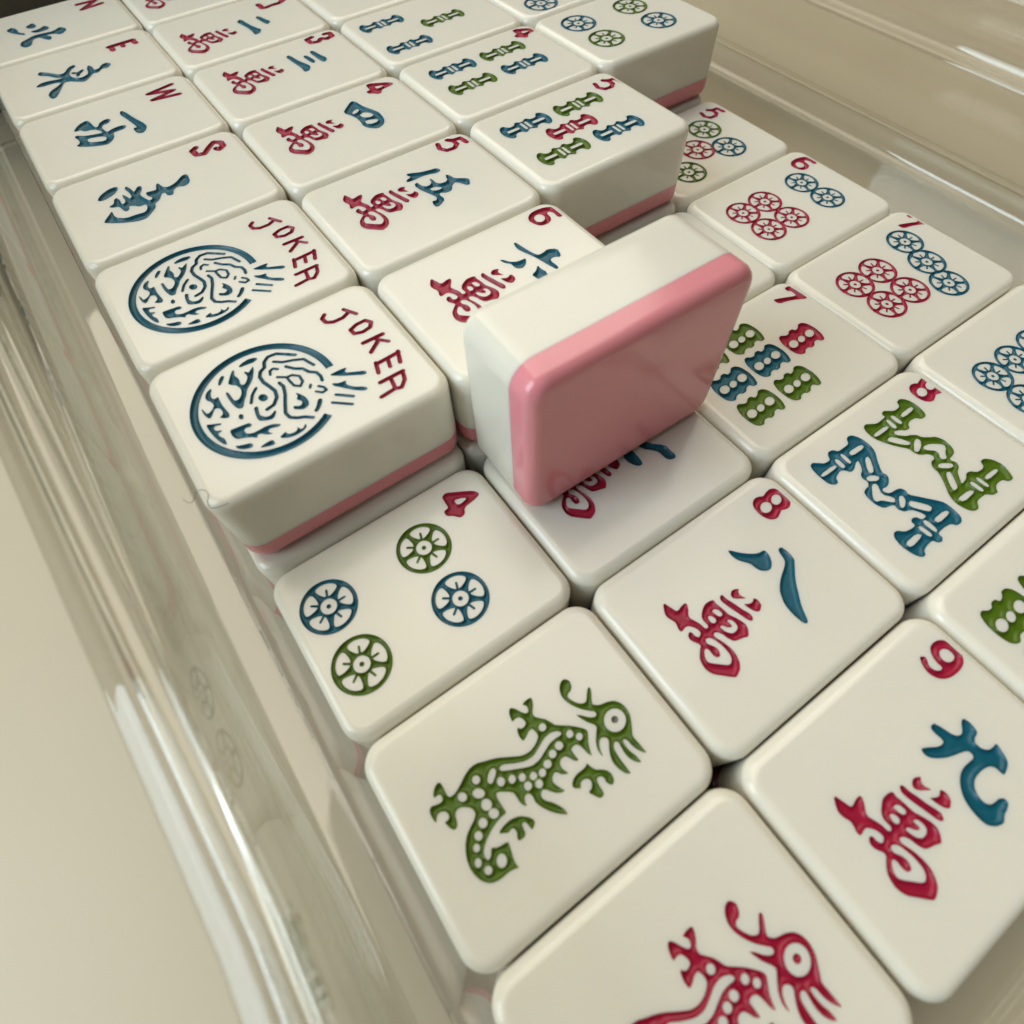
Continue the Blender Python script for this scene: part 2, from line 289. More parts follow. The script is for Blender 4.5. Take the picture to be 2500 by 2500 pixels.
["-",[[-712,1321],[-692,1290],[-685,1255],[-690,1222],[-707,1198],[-733,1187],[-763,1193],[-790,1213],[-810,1244],[-818,1280],[-813,1313],[-795,1337],[-769,1348],[-739,1342]]],
["-",[[-703,1136],[-682,1103],[-675,1064],[-682,1028],[-701,1001],[-730,988],[-762,993],[-791,1014],[-812,1047],[-820,1085],[-813,1122],[-793,1149],[-764,1162],[-732,1157]]]],"c8":[["+",[[-591,235],[-587,260],[-513,317],[-441,385],[-380,464],[-352,521],[-347,573],[-339,603],[-305,605],[-255,599],[-195,567],[-146,523],[-121,472],[-133,418],[-177,362],[-231,343],[-310,333],[-368,290],[-440,241],[-515,225]]],
["+",[[-247,750],[-253,786],[-239,805],[-170,817],[-99,815],[-37,799],[19,740],[94,659],[172,585],[263,520],[410,408],[577,333],[588,297],[556,269],[415,253],[277,269],[155,334],[84,403],[21,497],[-28,600],[-78,680],[-114,705],[-169,718],[-215,730]]]],"n4":[["+",[[-917,883],[-946,954],[-859,1105],[-759,1275],[-665,1321],[-632,1208],[-612,1039],[-526,996],[-508,920],[-595,854],[-638,784],[-718,786],[-728,870],[-819,875]]],
["-",[[-786,986],[-749,1101],[-708,1148],[-684,1026],[-708,983]]]],"n5":[["s",93,[[-769,1350],[-932,1331]]],
["s",89,[[-932,1331],[-944,1215],[-1008,1125]]],
["s",88,[[-1008,1125],[-927,1196],[-817,1197],[-741,1103],[-755,966],[-870,901],[-1000,941]]]],"n6":[["+",[[-958,967],[-1020,1049],[-1032,1166],[-1013,1291],[-953,1402],[-829,1431],[-704,1413],[-683,1358],[-725,1321],[-826,1336],[-895,1295],[-874,1241],[-776,1237],[-706,1199],[-673,1113],[-694,1007],[-784,953],[-883,935]]],
["-",[[-797,1157],[-771,1128],[-759,1091],[-765,1055],[-787,1027],[-820,1011],[-859,1012],[-896,1029],[-923,1059],[-934,1095],[-929,1132],[-907,1160],[-873,1176],[-834,1175]]]],"n7":[["+",[[-997,1368],[-986,1474],[-920,1471],[-786,1482],[-634,1505],[-626,1441],[-692,1338],[-755,1194],[-793,1025],[-911,1014],[-894,1083],[-831,1227],[-769,1354],[-773,1394],[-845,1404],[-891,1402],[-914,1356]]]],"n3":[["s",117,[[-978,947],[-946,824],[-767,835],[-723,974],[-808,1065]]],
["s",118,[[-808,1065],[-731,1161],[-769,1291],[-923,1302],[-942,1206]]]],"n2":[["s",131,[[-670,697],[-466,707],[-437,766]]],
["s",133,[[-466,947],[-458,1076],[-529,1192],[-721,1204],[-770,1103]]],
["s",118,[[-437,766],[-466,947]]]],"wN":[["s",126,[[-704,688],[-685,1083]]],
["s",123,[[-685,1083],[-386,711]]],
["s",125,[[-386,711],[-435,1139]]]],"wE":[["s",143,[[-650,669],[-657,1135]]],
["s",113,[[-659,693],[-461,694]]],
["s",102,[[-653,911],[-497,907]]],
["s",116,[[-664,1126],[-491,1148]]]],"wW":[["s",100,[[-808,1175],[-721,707],[-573,1135],[-461,712],[-372,1179]]]],"wS":[["s",111,[[-874,805],[-818,726],[-660,745],[-614,863],[-762,1000],[-850,1106],[-777,1199],[-649,1195],[-587,1107],[-644,1074]]]],"north":[["+",[[-354,-841],[-458,-706],[-280,-637],[-103,-643],[16,-533],[104,-572],[-33,-668],[-170,-764]]],
["+",[[-295,-467],[-404,-295],[-169,-273],[-115,-358],[-188,-448]]],
["+",[[-4,-446],[-3,-257],[-112,-127],[64,-61],[149,-144],[144,-353]]],
["+",[[232,-414],[258,-211],[286,-50],[157,129],[378,214],[551,55],[402,-77],[388,-220],[526,-123],[672,-182],[572,-262],[388,-345],[418,-475],[674,-552],[698,-678],[546,-747],[387,-694],[333,-580]]]],"east":[["+",[[-412,-747],[-466,-686],[-305,-548],[-122,-416],[-122,-319],[-299,-216],[-352,-84],[-244,-81],[-173,-189],[-5,-270],[173,-237],[264,-124],[244,-21],[171,48],[-19,69],[-158,125],[-40,174],[109,164],[125,249],[-8,346],[-42,436],[68,506],[200,408],[155,300],[273,208],[230,121],[387,0],[468,-99],[366,-228],[266,-328],[252,-421],[536,-557],[746,-683],[736,-755],[553,-777],[423,-700],[335,-565],[218,-451],[169,-545],[159,-676],[165,-791],[103,-900],[6,-793],[3,-659],[61,-461],[57,-383],[-8,-483],[-210,-609],[-314,-740]]],
["s",77,[[-17,-188],[75,-104],[-14,-22]]],
["s",71,[[147,-142],[18,-80]]]],"west":[["+",[[-281,-718],[-441,-597],[-508,-435],[-354,-403],[-195,-391],[-155,-339],[-266,-291],[-326,-201],[-326,-119],[-261,-91],[-167,-164],[-172,-253],[-79,-297],[117,-261],[54,-153],[43,-5],[84,74],[181,36],[192,-85],[185,-173],[366,-207],[487,-312],[496,-403],[389,-619],[237,-814],[171,-719],[46,-722],[-62,-756],[-113,-716],[-4,-603],[66,-390],[83,-315],[-51,-358],[-130,-427],[-153,-564],[-248,-610],[-242,-683]]],
["-",[[104,-596],[174,-384],[259,-301],[375,-352],[251,-600]]],
["+",[[-430,115],[-431,171],[-79,252],[287,361],[428,326],[523,233],[454,145],[262,140],[280,217],[-97,146],[-316,91]]]],"south":[["+",[[-404,-925],[-505,-857],[-593,-701],[-586,-579],[-499,-580],[-399,-675],[-338,-839],[-361,-913]]],
["+",[[-119,-836],[-150,-747],[-260,-715],[-290,-666],[-171,-643],[-79,-654],[-62,-611],[-120,-577],[-261,-584],[-317,-568],[-220,-531],[-134,-508],[-169,-464],[-311,-471],[-437,-499],[-512,-460],[-375,-418],[-259,-404],[-383,-316],[-356,-257],[-243,-293],[-152,-354],[-29,-327],[113,-273],[63,-207],[-53,-269],[-146,-257],[-116,-150],[-112,-101],[-243,-66],[-284,-28],[-120,3],[-68,70],[-107,202],[-242,352],[-232,435],[11,400],[70,294],[11,195],[66,109],[175,72],[151,-4],[39,-16],[35,-65],[178,-146],[226,-235],[329,-252],[441,-362],[521,-468],[497,-603],[388,-808],[240,-1001],[201,-990],[96,-897],[6,-824],[208,-834],[320,-709],[328,-552],[352,-414],[254,-351],[154,-351],[160,-451],[83,-508],[46,-578],[131,-596],[160,-645],[103,-676],[-31,-701],[-65,-787]]]],"c5":[["+",[[-590,123],[-557,203],[-495,320],[-462,455],[-438,580],[-348,602],[-320,508],[-373,385],[-387,256],[-375,127],[-391,15],[-447,33],[-477,141],[-546,105]]],
["+",[[-280,86],[-295,140],[-196,142],[-120,187],[-118,262],[-158,317],[-268,337],[-234,363],[-91,367],[-43,430],[-44,537],[-201,589],[-168,631],[-36,656],[28,739],[100,832],[242,763],[225,705],[98,648],[58,596],[108,518],[200,461],[207,365],[144,283],[191,239],[284,257],[346,233],[413,117],[418,55],[334,47],[251,76],[276,142],[204,186],[94,148],[-93,81],[-215,63]]],
["-",[[-32,195],[-32,301],[40,378],[79,339],[52,234]]]],"c4":[["+",[[-432,141],[-573,284],[-692,425],[-647,482],[-423,511],[-220,589],[-68,640],[164,619],[315,536],[379,397],[295,288],[177,222],[34,245],[-125,250],[-261,217]]],
["-",[[-330,252],[-403,356],[-379,422],[-307,371],[-271,274]]],
["-",[[-181,319],[-236,426],[-153,514],[-41,533],[-19,456],[-65,362]]],
["-",[[32,311],[48,419],[125,535],[187,475],[187,371],[130,298]]]],"c3":[["+",[[-540,197],[-580,280],[-249,328],[-33,402],[86,423],[223,337],[222,241],[35,262],[-256,222]]],
["+",[[-353,463],[-373,539],[-64,592],[18,531],[-39,493]]],
["+",[[-432,633],[-472,719],[-225,758],[-19,814],[101,734],[50,670]]]],"c2":[["+",[[-176,16],[-267,133],[77,178],[346,250],[446,299],[587,217],[606,96],[389,118],[89,81]]],
["+",[[-139,405],[-166,487],[58,533],[234,597],[328,487],[204,447]]]],"c6":[["+",[[-616,469],[-613,503],[-459,524],[-271,562],[-200,597],[-201,685],[-230,765],[-153,883],[-67,862],[15,821],[-45,743],[-24,654],[164,670],[191,620],[67,585],[-72,560],[-235,521],[-393,462],[-501,438]]],
["+",[[-437,107],[-416,149],[-324,198],[-268,272],[-255,363],[-255,421],[-159,358],[-113,275],[-147,201],[-224,185],[-274,192],[-344,128]]],
["+",[[-37,462],[43,453],[150,480],[299,396],[285,322],[163,300],[74,281],[47,372]]]],"c7":[["+",[[-253,438],[-157,494],[20,553],[159,707],[263,705],[372,712],[407,664],[375,586],[316,563],[196,565],[114,501],[30,422],[-133,380],[-229,371]]],
["+",[[-130,240],[-96,286],[62,287],[203,268],[226,218],[186,163],[120,130],[37,111],[-92,147]]]],"bar7":[["+",[[-309,812],[-297,885],[-237,938],[-93,963],[38,948],[144,900],[140,827],[83,791],[91,721],[143,670],[147,597],[115,566],[119,493],[172,432],[147,360],[85,314],[-47,295],[-177,306],[-276,348],[-301,409],[-252,474],[-247,536],[-292,586],[-292,655],[-240,683],[-253,749]]],
["-",[[-20,499],[0,465],[7,427],[1,392],[-19,365],[-47,354],[-78,360],[-107,381],[-127,415],[-135,453],[-128,489],[-109,515],[-80,527],[-49,521]]],
["-",[[-31,658],[-15,631],[-7,600],[-12,572],[-26,552],[-48,545],[-74,551],[-97,570],[-114,597],[-121,628],[-117,656],[-103,676],[-80,684],[-55,677]]],
["-",[[-31,863],[-12,830],[-5,792],[-11,756],[-30,731],[-58,720],[-89,726],[-117,748],[-136,781],[-143,819],[-137,854],[-118,880],[-90,891],[-59,885]]]],"m8blue":[["+",[[-848,-333],[-843,-244],[-738,-184],[-598,-172],[-480,-204],[-368,-302],[-205,-420],[-139,-390],[-70,-446],[-27,-537],[-48,-625],[2,-645],[55,-601],[66,-498],[84,-429],[148,-400],[203,-428],[309,-340],[437,-237],[534,-162],[657,-151],[784,-172],[841,-233],[837,-321],[773,-368],[758,-485],[765,-611],[827,-608],[865,-662],[842,-721],[782,-749],[789,-873],[811,-948],[861,-984],[852,-1049],[759,-1098],[611,-1118],[494,-1093],[440,-1032],[454,-972],[513,-918],[537,-816],[536,-735],[477,-734],[447,-692],[465,-625],[532,-603],[535,-515],[484,-514],[400,-559],[353,-610],[335,-677],[264,-718],[197,-696],[173,-757],[152,-843],[47,-887],[-83,-878],[-148,-851],[-169,-790],[-170,-732],[-219,-680],[-297,-696],[-350,-663],[-377,-594],[-465,-529],[-519,-508],[-501,-578],[-451,-663],[-448,-736],[-509,-774],[-545,-823],[-524,-916],[-498,-971],[-445,-990],[-434,-1049],[-492,-1113],[-632,-1125],[-756,-1112],[-827,-1085],[-845,-1031],[-800,-970],[-741,-905],[-733,-800],[-799,-766],[-836,-721],[-825,-642],[-762,-603],[-760,-489],[-761,-394]]],
["-",[[-679,-507],[-661,-258],[-597,-268],[-605,-517]]],
["-",[[-716,-636],[-712,-583],[-545,-592],[-544,-651]]],
["-",[[-706,-764],[-697,-705],[-542,-711],[-549,-783]]],
["-",[[-656,-1096],[-657,-822],[-602,-809],[-606,-1089]]],
["-",[[-489,-405],[-471,-334],[-279,-475],[-281,-554],[-354,-531]]],
["-",[[-282,-646],[-261,-557],[-189,-488],[-152,-559],[-225,-673]]],
["-",[[-171,-674],[-133,-607],[6,-697],[127,-604],[184,-656],[136,-708],[61,-768],[34,-847],[-29,-833]]],
["-",[[152,-556],[166,-493],[239,-523],[299,-628],[265,-674]]],
["-",[[271,-509],[295,-461],[485,-329],[523,-405],[489,-451],[322,-567]]],
["-",[[611,-495],[613,-253],[675,-225],[686,-474]]],
["-",[[552,-631],[556,-556],[731,-563],[744,-627]]],
["-",[[569,-746],[573,-684],[742,-670],[742,-738]]],
["-",[[616,-1058],[610,-825],[674,-778],[699,-1037]]]],"m8green":[["+",[[-842,741],[-850,829],[-767,895],[-634,918],[-502,889],[-445,847],[-447,760],[-514,702],[-524,588],[-496,525],[-445,494],[-453,417],[-505,363],[-541,264],[-486,240],[-392,335],[-368,401],[-314,475],[-254,491],[-190,577],[-151,647],[-58,692],[73,677],[152,626],[174,530],[173,482],[213,474],[269,504],[329,464],[359,382],[440,312],[510,258],[492,383],[441,448],[450,521],[512,576],[529,676],[506,736],[438,765],[437,842],[518,922],[644,955],[768,911],[845,865],[836,778],[769,732],[767,609],[807,547],[850,517],[836,426],[776,372],[768,261],[773,180],[849,113],[840,31],[780,-23],[642,-57],[520,-23],[381,82],[231,176],[124,183],[60,249],[64,317],[21,353],[-40,317],[-82,228],[-159,187],[-235,194],[-357,91],[-483,16],[-623,-44],[-761,-35],[-830,5],[-843,70],[-797,133],[-757,204],[-762,333],[-769,392],[-822,387],[-851,450],[-805,514],[-758,577],[-759,680],[-784,714]]],
["-",[[-671,575],[-678,824],[-619,834],[-607,576]]],
["-",[[-736,436],[-722,505],[-562,503],[-560,438]]],
["-",[[-724,333],[-720,390],[-554,380],[-557,309]]],
["-",[[-669,-8],[-668,259],[-612,284],[-612,3]]],
["-",[[-498,60],[-514,154],[-414,241],[-286,301],[-270,242],[-363,148]]],
["-",[[-270,340],[-287,413],[-233,438],[-164,354],[-129,244],[-176,211]]],
["-",[[-151,373],[-126,487],[-12,625],[40,600],[92,512],[161,450],[108,378],[11,466],[-107,336]]],
["-",[[152,252],[147,322],[235,442],[279,426],[275,358],[196,251]]],
["-",[[279,242],[302,319],[457,215],[511,171],[512,84],[416,129]]],
["-",[[606,583],[615,822],[666,831],[667,577]]],
["-",[[557,471],[563,524],[730,529],[729,469]]],
["-",[[551,344],[556,410],[732,414],[727,349]]],
["-",[[605,8],[613,251],[674,306],[685,46]]]]}''')

def chaikin(p, n=1, r=0.22):
    p = np.asarray(p, float)
    for _ in range(n):
        q = np.roll(p, -1, axis=0)
        p = np.stack([p * (1 - r) + q * r, p * r + q * (1 - r)], 1).reshape(-1, 2)
    return p

def circle(cx, cy, r, n=28):
    a = np.linspace(0, 2 * np.pi, n, endpoint=False)
    return np.stack([cx + r * np.cos(a), cy + r * np.sin(a)], 1)

def capsule(a, b, w):
    a = np.asarray(a, float); b = np.asarray(b, float)
    t = math.atan2(b[1] - a[1], b[0] - a[0])
    pts = []
    for c, t0 in ((b, t - math.pi / 2), (a, t + math.pi / 2)):
        for k in range(6):
            q = t0 + math.pi * k / 5
            pts.append((c[0] + w / 2 * math.cos(q), c[1] + w / 2 * math.sin(q)))
    return np.array(pts)

def motif(name, dx=0.0, dy=0.0, s=1.0):
    ops = []
    for it in MOTIFS[name]:
        if it[0] in '+-':
            ops.append((it[0], chaikin(np.array(it[1]) / 100.0) * s + (dx, dy)))
        elif it[0] == 's':
            w = it[1] / 100.0
            P = np.array(it[2]) / 100.0
            w *= 0.92
            for a, b in zip(P[:-1], P[1:]):
                ops.append(('+', capsule(a * s + (dx, dy), b * s + (dx, dy), w * s)))
        elif it[0] == 'ring':
            cx, cy, R = [v / 100.0 for v in it[1]]
            a0, a1 = math.radians(it[2][0]), math.radians(it[2][1] + 360)
            if a1 < a0:
                a1 += 2 * math.pi
            # painted ring, open where the whiskers leave it
            if a1 - a0 > 2 * math.pi:
                a1 -= 2 * math.pi
            A = np.linspace(a0, a1, 70)
            o_ = np.stack([cx + R * np.cos(A), cy + R * np.sin(A)], 1)
            Ri = R - 0.98
            i_ = np.stack([cx + Ri * np.cos(A[::-1]), cy + Ri * np.sin(A[::-1])], 1)
            ops.append(('+', np.concatenate([o_, i_]) + (dx, dy)))
    return ops

def wheel(cx, cy, R):
    ops = [('+', circle(cx, cy, R, 40))]
    for k in range(5):
        a = math.radians(90 + 72 * k)
        h = math.radians(30)
        r1, r2 = 0.40 * R, 0.855 * R
        pts = [(r1, a - h * 0.55), (r2 * 0.78, a - h * 1.0), (r2 * 0.95, a - h * 0.95), (r2, a - h * 0.5), (r2 * 1.01, a), (r2, a + h * 0.5), (r2 * 0.95, a + h * 0.95), (r2 * 0.78, a + h * 1.0), (r1, a + h * 0.55), (r1 * 0.97, a)]
        ops.append(('-', chaikin([(cx + r * math.cos(t), cy + r * math.sin(t)) for r, t in pts], 1, 0.25)))
        ops.append(('+', capsule((cx + 0.34 * R * math.cos(a), cy + 0.34 * R * math.sin(a)), (cx + 0.60 * R * math.cos(a), cy + 0.60 * R * math.sin(a)), 0.085 * R)))
    ops.append(('-', circle(cx, cy, 0.285 * R, 20)))
    ops.append(('+', circle(cx, cy, 0.085 * R, 10)))
    return ops

def bamboo(cx, cy, hl=4.7, hw=2.0):
    half = [(0.0, 0.62), (0.10, 0.70), (0.17, 0.86), (0.27, 0.84), (0.33, 0.58), (0.50, 0.50), (0.62, 0.62), (0.68, 0.92), (0.76, 1.0), (0.86, 0.92), (0.95, 0.62), (1.0, 0.25)]
    r = [(w * hw, v * hl) for v, w in half]
    pts = r + [(-x, y) for x, y in r[::-1]] + [(-x, -y) for x, y in r[1:]] + [(x, -y) for x, y in r[1:][::-1]]
    P = chaikin(pts, 1, 0.25) + (cx, cy)
    def rect(x0, x1, y0, y1):
        return chaikin(np.array([(x0 * hw, y0 * hl), (x1 * hw, y0 * hl), (x1 * hw, y1 * hl), (x0 * hw, y1 * hl)]), 1, 0.15) + (cx, cy)
    return [('+', P), ('-', rect(-0.17, 0.17, 0.29, 0.80)), ('-', rect(-0.17, 0.17, -0.80, -0.29)),
            ('-', rect(-0.52, 0.52, 0.04, 0.15)), ('-', rect(-0.52, 0.52, -0.15, -0.04))]

def pip(poly, pts):
    x, y = pts[:, 0], pts[:, 1]
    ins = np.zeros(len(pts), bool)
    X, Y = poly[:, 0], poly[:, 1]
    X2, Y2 = np.roll(X, -1), np.roll(Y, -1)
    for a, b, c, d in zip(X, Y, X2, Y2):
        if b == d:
            continue
        cond = (b > y) != (d > y)
        ins ^= cond & (x < (c - a) * (y - b) / (d - b) + a)
    return ins

def classify(marks, pts):
    lab = np.full(len(pts), -1)
    for i, (_, _, ops) in enumerate(marks):
        ins = np.zeros(len(pts), bool)
        for op, poly in ops:
            q = pip(poly, pts)
            if op == '+':
                ins |= q
            else:
                ins &= ~q
        lab[ins] = i
    return lab

# ------------------------------------------------------------------ tile geometry (mm)
TL, TW, TT = 30.75, 23.78, 13.0
SEAM = 3.55
RC, RE = 2.9, 1.35
NC = 8

def outline(inset, rc):
    hx, hy = TW / 2 - inset, TL / 2 - inset
    r = max(rc - inset, 0.7)
    pts = []
    for cx, cy, a0 in ((hx - r, hy - r, 0), (-hx + r, hy - r, 90), (-hx + r, -hy + r, 180), (hx - r, -hy + r, 270)):
        for k in range(NC + 1):
            a = math.radians(a0 + 90 * k / NC)
            pts.append((cx + r * math.cos(a), cy + r * math.sin(a)))
    return pts

def ring_faces(n, a, b):
    return [(a + i, a + (i + 1) % n, b + (i + 1) % n, b + i) for i in range(n)]

def back_mesh():
    V, F = [], []
    prof = []
    for k in range(7):
        t = math.radians(90 * k / 6)
        prof.append((1.55 * (1 - math.sin(t)), 1.55 * (1 - math.cos(t))))
    prof.append((0.0, SEAM - 0.02))
    n = len(outline(0, RC))
    for ins, z in prof:
        V += [(x, y, z) for x, y in outline(ins, RC)]
    for k in range(len(prof) - 1):
        F += ring_faces(n, k * n, (k + 1) * n)
    V += [(x, y, 0.0) for x, y in outline(1.75, RC)]
    m = len(prof)
    F += ring_faces(n, m * n, 0)
    F.append(tuple(range((m + 1) * n - 1, m * n - 1, -1)))
    top = (m - 1) * n
    base = len(V)
    V += [(x, y, SEAM - 0.02) for x, y in outline(0.0, RC)]
    F.append(tuple(base + i for i in range(n)))
    return mesh('tile_back', V, F, PINK)

def body_rings():
    V, F = [], []
    prof = [(0.0, SEAM), (0.0, TT - RE - 2.0), (0.0, TT - RE)]
    for k in range(1, 8):
        t = math.radians(90 * k / 7)
        prof.append((RE * (1 - math.cos(t)), TT - RE + RE * math.sin(t)))
    prof.append((RE + 0.06, TT))
    n = len(outline(0, RC))
    for ins, z in prof:
        V += [(x, y, z) for x, y in outline(ins, RC)]
    for k in range(len(prof) - 1):
        F += ring_faces(n, k * n, (k + 1) * n)
    base = len(V)
    V += [(x, y, SEAM) for x, y in outline(0.0, RC)]
    F.append(tuple(base + n - 1 - i for i in range(n)))
    return V, F, (len(prof) - 1) * n, n

DEPTH = 0.42

def tile_meshes(marks):
    """white body with the engraved hollows, plus one painted mesh for each mark"""
    V, F, r0, n = body_rings()
    rim = [V[r0 + i][:2] for i in range(n)]
    if not marks:
        F.append(tuple(r0 + i for i in range(n)))
        return mesh('tile_body', V, F, WHITE), []
    lo = np.array([-TW / 2 + RE + 0.1, -TL / 2 + RE + 0.1]); hi = -lo
    polys = []
    for _, _, ops in marks:
        for k, (op, P) in enumerate(ops):
            P = np.clip(P, lo, hi)
            keep = np.linalg.norm(P - np.roll(P, -1, axis=0), axis=1) > 0.015
            P = P[keep]
            ops[k] = (op, P)
            polys.append(P)
    def cdt(extra_edges_pts, steiner):
        vs = [Vector(p) for p in rim]
        es = []
        for P in extra_edges_pts:
            b = len(vs)
            vs += [Vector((float(x), float(y))) for x, y in P]
            m = len(P)
            es += [(b + i, b + (i + 1) % m) for i in range(m)]
        vs += [Vector((float(x), float(y))) for x, y in steiner]
        return delaunay_2d_cdt(vs, es, [list(range(n))], 1, 1e-4)
    def boundary(res):
        P = np.array([tuple(v) for v in res[0]])
        tri = np.array([f for f in res[2] if len(f) == 3])
        lab = classify(marks, P[tri].mean(1))
        ed = {}
        for t, l in zip(tri, lab):
            for a, b in ((t[0], t[1]), (t[1], t[2]), (t[2], t[0])):
                ed.setdefault((min(a, b), max(a, b)), []).append(l)
        seg = [e for e, l in ed.items() if (len(l) == 2 and (l[0] < 0) != (l[1] < 0))]
        return P, tri, lab, np.array(seg)
    P, tri, lab, seg = boundary(cdt(polys, []))
    A, B = P[seg[:, 0]], P[seg[:, 1]]
    def dist(Q):
        out = np.full(len(Q), 9.0)
        d = B - A
        L2 = np.maximum((d ** 2).sum(1), 1e-12)
        for i in range(0, len(Q), 400):
            q = Q[i:i + 400, None, :]
            t = np.clip(((q - A) * d).sum(2) / L2, 0, 1)
            out[i:i + 400] = np.sqrt((((A + t[..., None] * d) - q) ** 2).sum(2)).min(1)
        return out
    allp = np.concatenate(polys)
    g0, g1 = allp.min(0) - 0.1, allp.max(0) + 0.1
    h = 0.26
    gx, gy = np.meshgrid(np.arange(g0[0], g1[0], h), np.arange(g0[1], g1[1], h * 0.87))
    gx = gx + (np.arange(gx.shape[0]) % 2)[:, None] * h / 2
    G = np.stack([gx.ravel(), gy.ravel()], 1)
    G = G[classify(marks, G) >= 0]
    dg = dist(G)
    G = G[dg > 0.085]
    res = cdt(polys, G)
    P, tri, lab, seg = boundary(res)
    A, B = P[seg[:, 0]], P[seg[:, 1]]
    inner = np.unique(tri[lab >= 0].ravel())
    z = np.zeros(len(P))
    dz = dist(P[inner])
    z[inner] = -DEPTH * np.sin(np.clip(dz / 0.30, 0, 1) * math.pi / 2)
    # body
    idx = {}
    base = len(V)
    VV = list(V)
    for i, ol in enumerate(res[3]):
        r = [k for k in ol if k < n]
        if r:
            idx[i] = r0 + r[0]
        else:
            idx[i] = len(VV)
            VV.append((P[i][0], P[i][1], TT + z[i]))
    dup = {}
    for t, l in zip(tri, lab):
        if l < 0:
            F.append(tuple(idx[k] for k in t))
        else:                                   # the hollow has its own edge vertices, so the flat face shades flat
            f = []
            for k in t:
                if k not in dup:
                    dup[k] = len(VV)
                    VV.append((P[k][0], P[k][1], TT + z[k]))
                f.append(dup[k])
            F.append(tuple(f))
    body = mesh('tile_body', VV, F, WHITE)
    out = []
    for i, (part, colour, _) in enumerate(marks):
        tt = tri[lab == i]
        if not len(tt):
            continue
        u, inv = np.unique(tt, return_inverse=True)
        me = mesh('mark_' + part, [(P[k][0], P[k][1], TT + z[k] + 0.018) for k in u], [tuple(f) for f in inv.reshape(-1, 3).tolist()], PAINT[colour])
        out.append((part, me))
    return body, out

BACK = back_mesh()
PLAIN = tile_meshes([])[0]
TILE_COUNT = [0]

def place_tile(x, y, z, th, marks, label, group, matrix=None):
    root = bpy.data.objects.new('mahjong_tile', None)
    root.empty_display_size = 0.01
    COL.objects.link(root)
    if matrix is not None:
        root.matrix_world = matrix
    else:
        root.location = (x * MM, y * MM, z * MM)
        root.rotation_euler = (0, 0, -math.pi / 2 + th)
    if marks:
        body, parts = tile_meshes(marks)
    else:
        body, parts = PLAIN, []
    link('body', body, root)
    link('back', BACK, root)
    for part, me in parts:
        link(part, me, root)
    tag(root, label, 'tile', group)
    return root

# ------------------------------------------------------------------ table
def grid_sheet(x0, x1, y0, y1, z, n=24):
    V = [(x0 + (x1 - x0) * i / n, y0 + (y1 - y0) * j / n, z) for j in range(n + 1) for i in range(n + 1)]
    F = [(j * (n + 1) + i, j * (n + 1) + i + 1, (j + 1) * (n + 1) + i + 1, (j + 1) * (n + 1) + i) for j in range(n) for i in range(n)]
    return V, F

Z_TABLE = -15.2
V, F = grid_sheet(-900, 1100, -700, 1100, Z_TABLE)
t = link('table_top', mesh('table_top', V, F, TABLE))
t['kind'] = 'structure'

# ------------------------------------------------------------------ clear tray: one closed skin of even thickness lofted round a rounded rectangle
X0, X1, Y0, Y1 = -0.45, 160.0, -214.0, 30.5
PROF = [(-2.6, -13.05), (-1.15, -13.05), (-0.35, -12.75), (-0.05, -12.0), (0.0, -10.5), (0.1, 0.0), (0.16, 5.6), (0.3, 6.15), (0.65, 6.4), (1.2, 6.45), (3.2, 6.4), (3.75, 6.55), (4.0, 7.0),
        (4.12, 10.0), (4.3, 15.0), (4.45, 19.4), (4.6, 19.95), (5.0, 20.15), (5.75, 20.2), (5.85, 20.5), (6.05, 20.72), (6.3, 20.72), (6.5, 20.5), (6.6, 20.2), (8.05, 20.2), (8.15, 20.55), (8.35, 20.78), (8.75, 20.78), (8.95, 20.55), (9.05, 20.2),
        (10.8, 20.15), (11.3, 19.95), (11.5, 19.3), (11.6, 10.0), (11.75, 0.0), (11.9, -12.6), (12.1, -13.3), (12.7, -13.7), (14.4, -13.8)]
THICK = 1.05

def profile_offset(prof, t):
    out = []
    for i, (x, z) in enumerate(prof):
        a = prof[max(i - 1, 0)]
        b = prof[min(i + 1, len(prof) - 1)]
        dx, dz = b[0] - a[0], b[1] - a[1]
        l = math.hypot(dx, dz)
        out.append((x + dz / l * t, z - dx / l * t))
    return out

def tray_path():
    pts = []
    rc = 5.0
    def seg(ax, ay, bx, by, nx, ny, n):
        for k in range(n):
            s = k / n
            pts.append((ax + (bx - ax) * s, ay + (by - ay) * s, nx, ny))
    def arc(cx, cy, a0, n=9):
        for k in range(n):
            a = math.radians(a0 + 90 * k / n)
            pts.append((cx + rc * math.cos(a), cy + rc * math.sin(a), math.cos(a), math.sin(a)))
    seg(X1, Y0 + rc, X1, Y1 - rc, 1, 0, 40)
    arc(X1 - rc, Y1 - rc, 0)
    seg(X1 - rc, Y1, X0 + rc, Y1, 0, 1, 30)
    arc(X0 + rc, Y1 - rc, 90)
    seg(X0, Y1 - rc, X0, Y0 + rc, -1, 0, 70)
    arc(X0 + rc, Y0 + rc, 180)
    seg(X0 + rc, Y0, X1 - rc, Y0, 0, -1, 30)
    arc(X1 - rc, Y0 + rc, 270)
    return pts

def bow(y):
    """the soft outer rim on the left wanders outwards towards the middle of the tray"""
    d = max(-42.0, min(62.0, y + 113.0))
    return 0.066 * d + (0.0 if d < 40 else -0.0008 * (d - 40) ** 2)

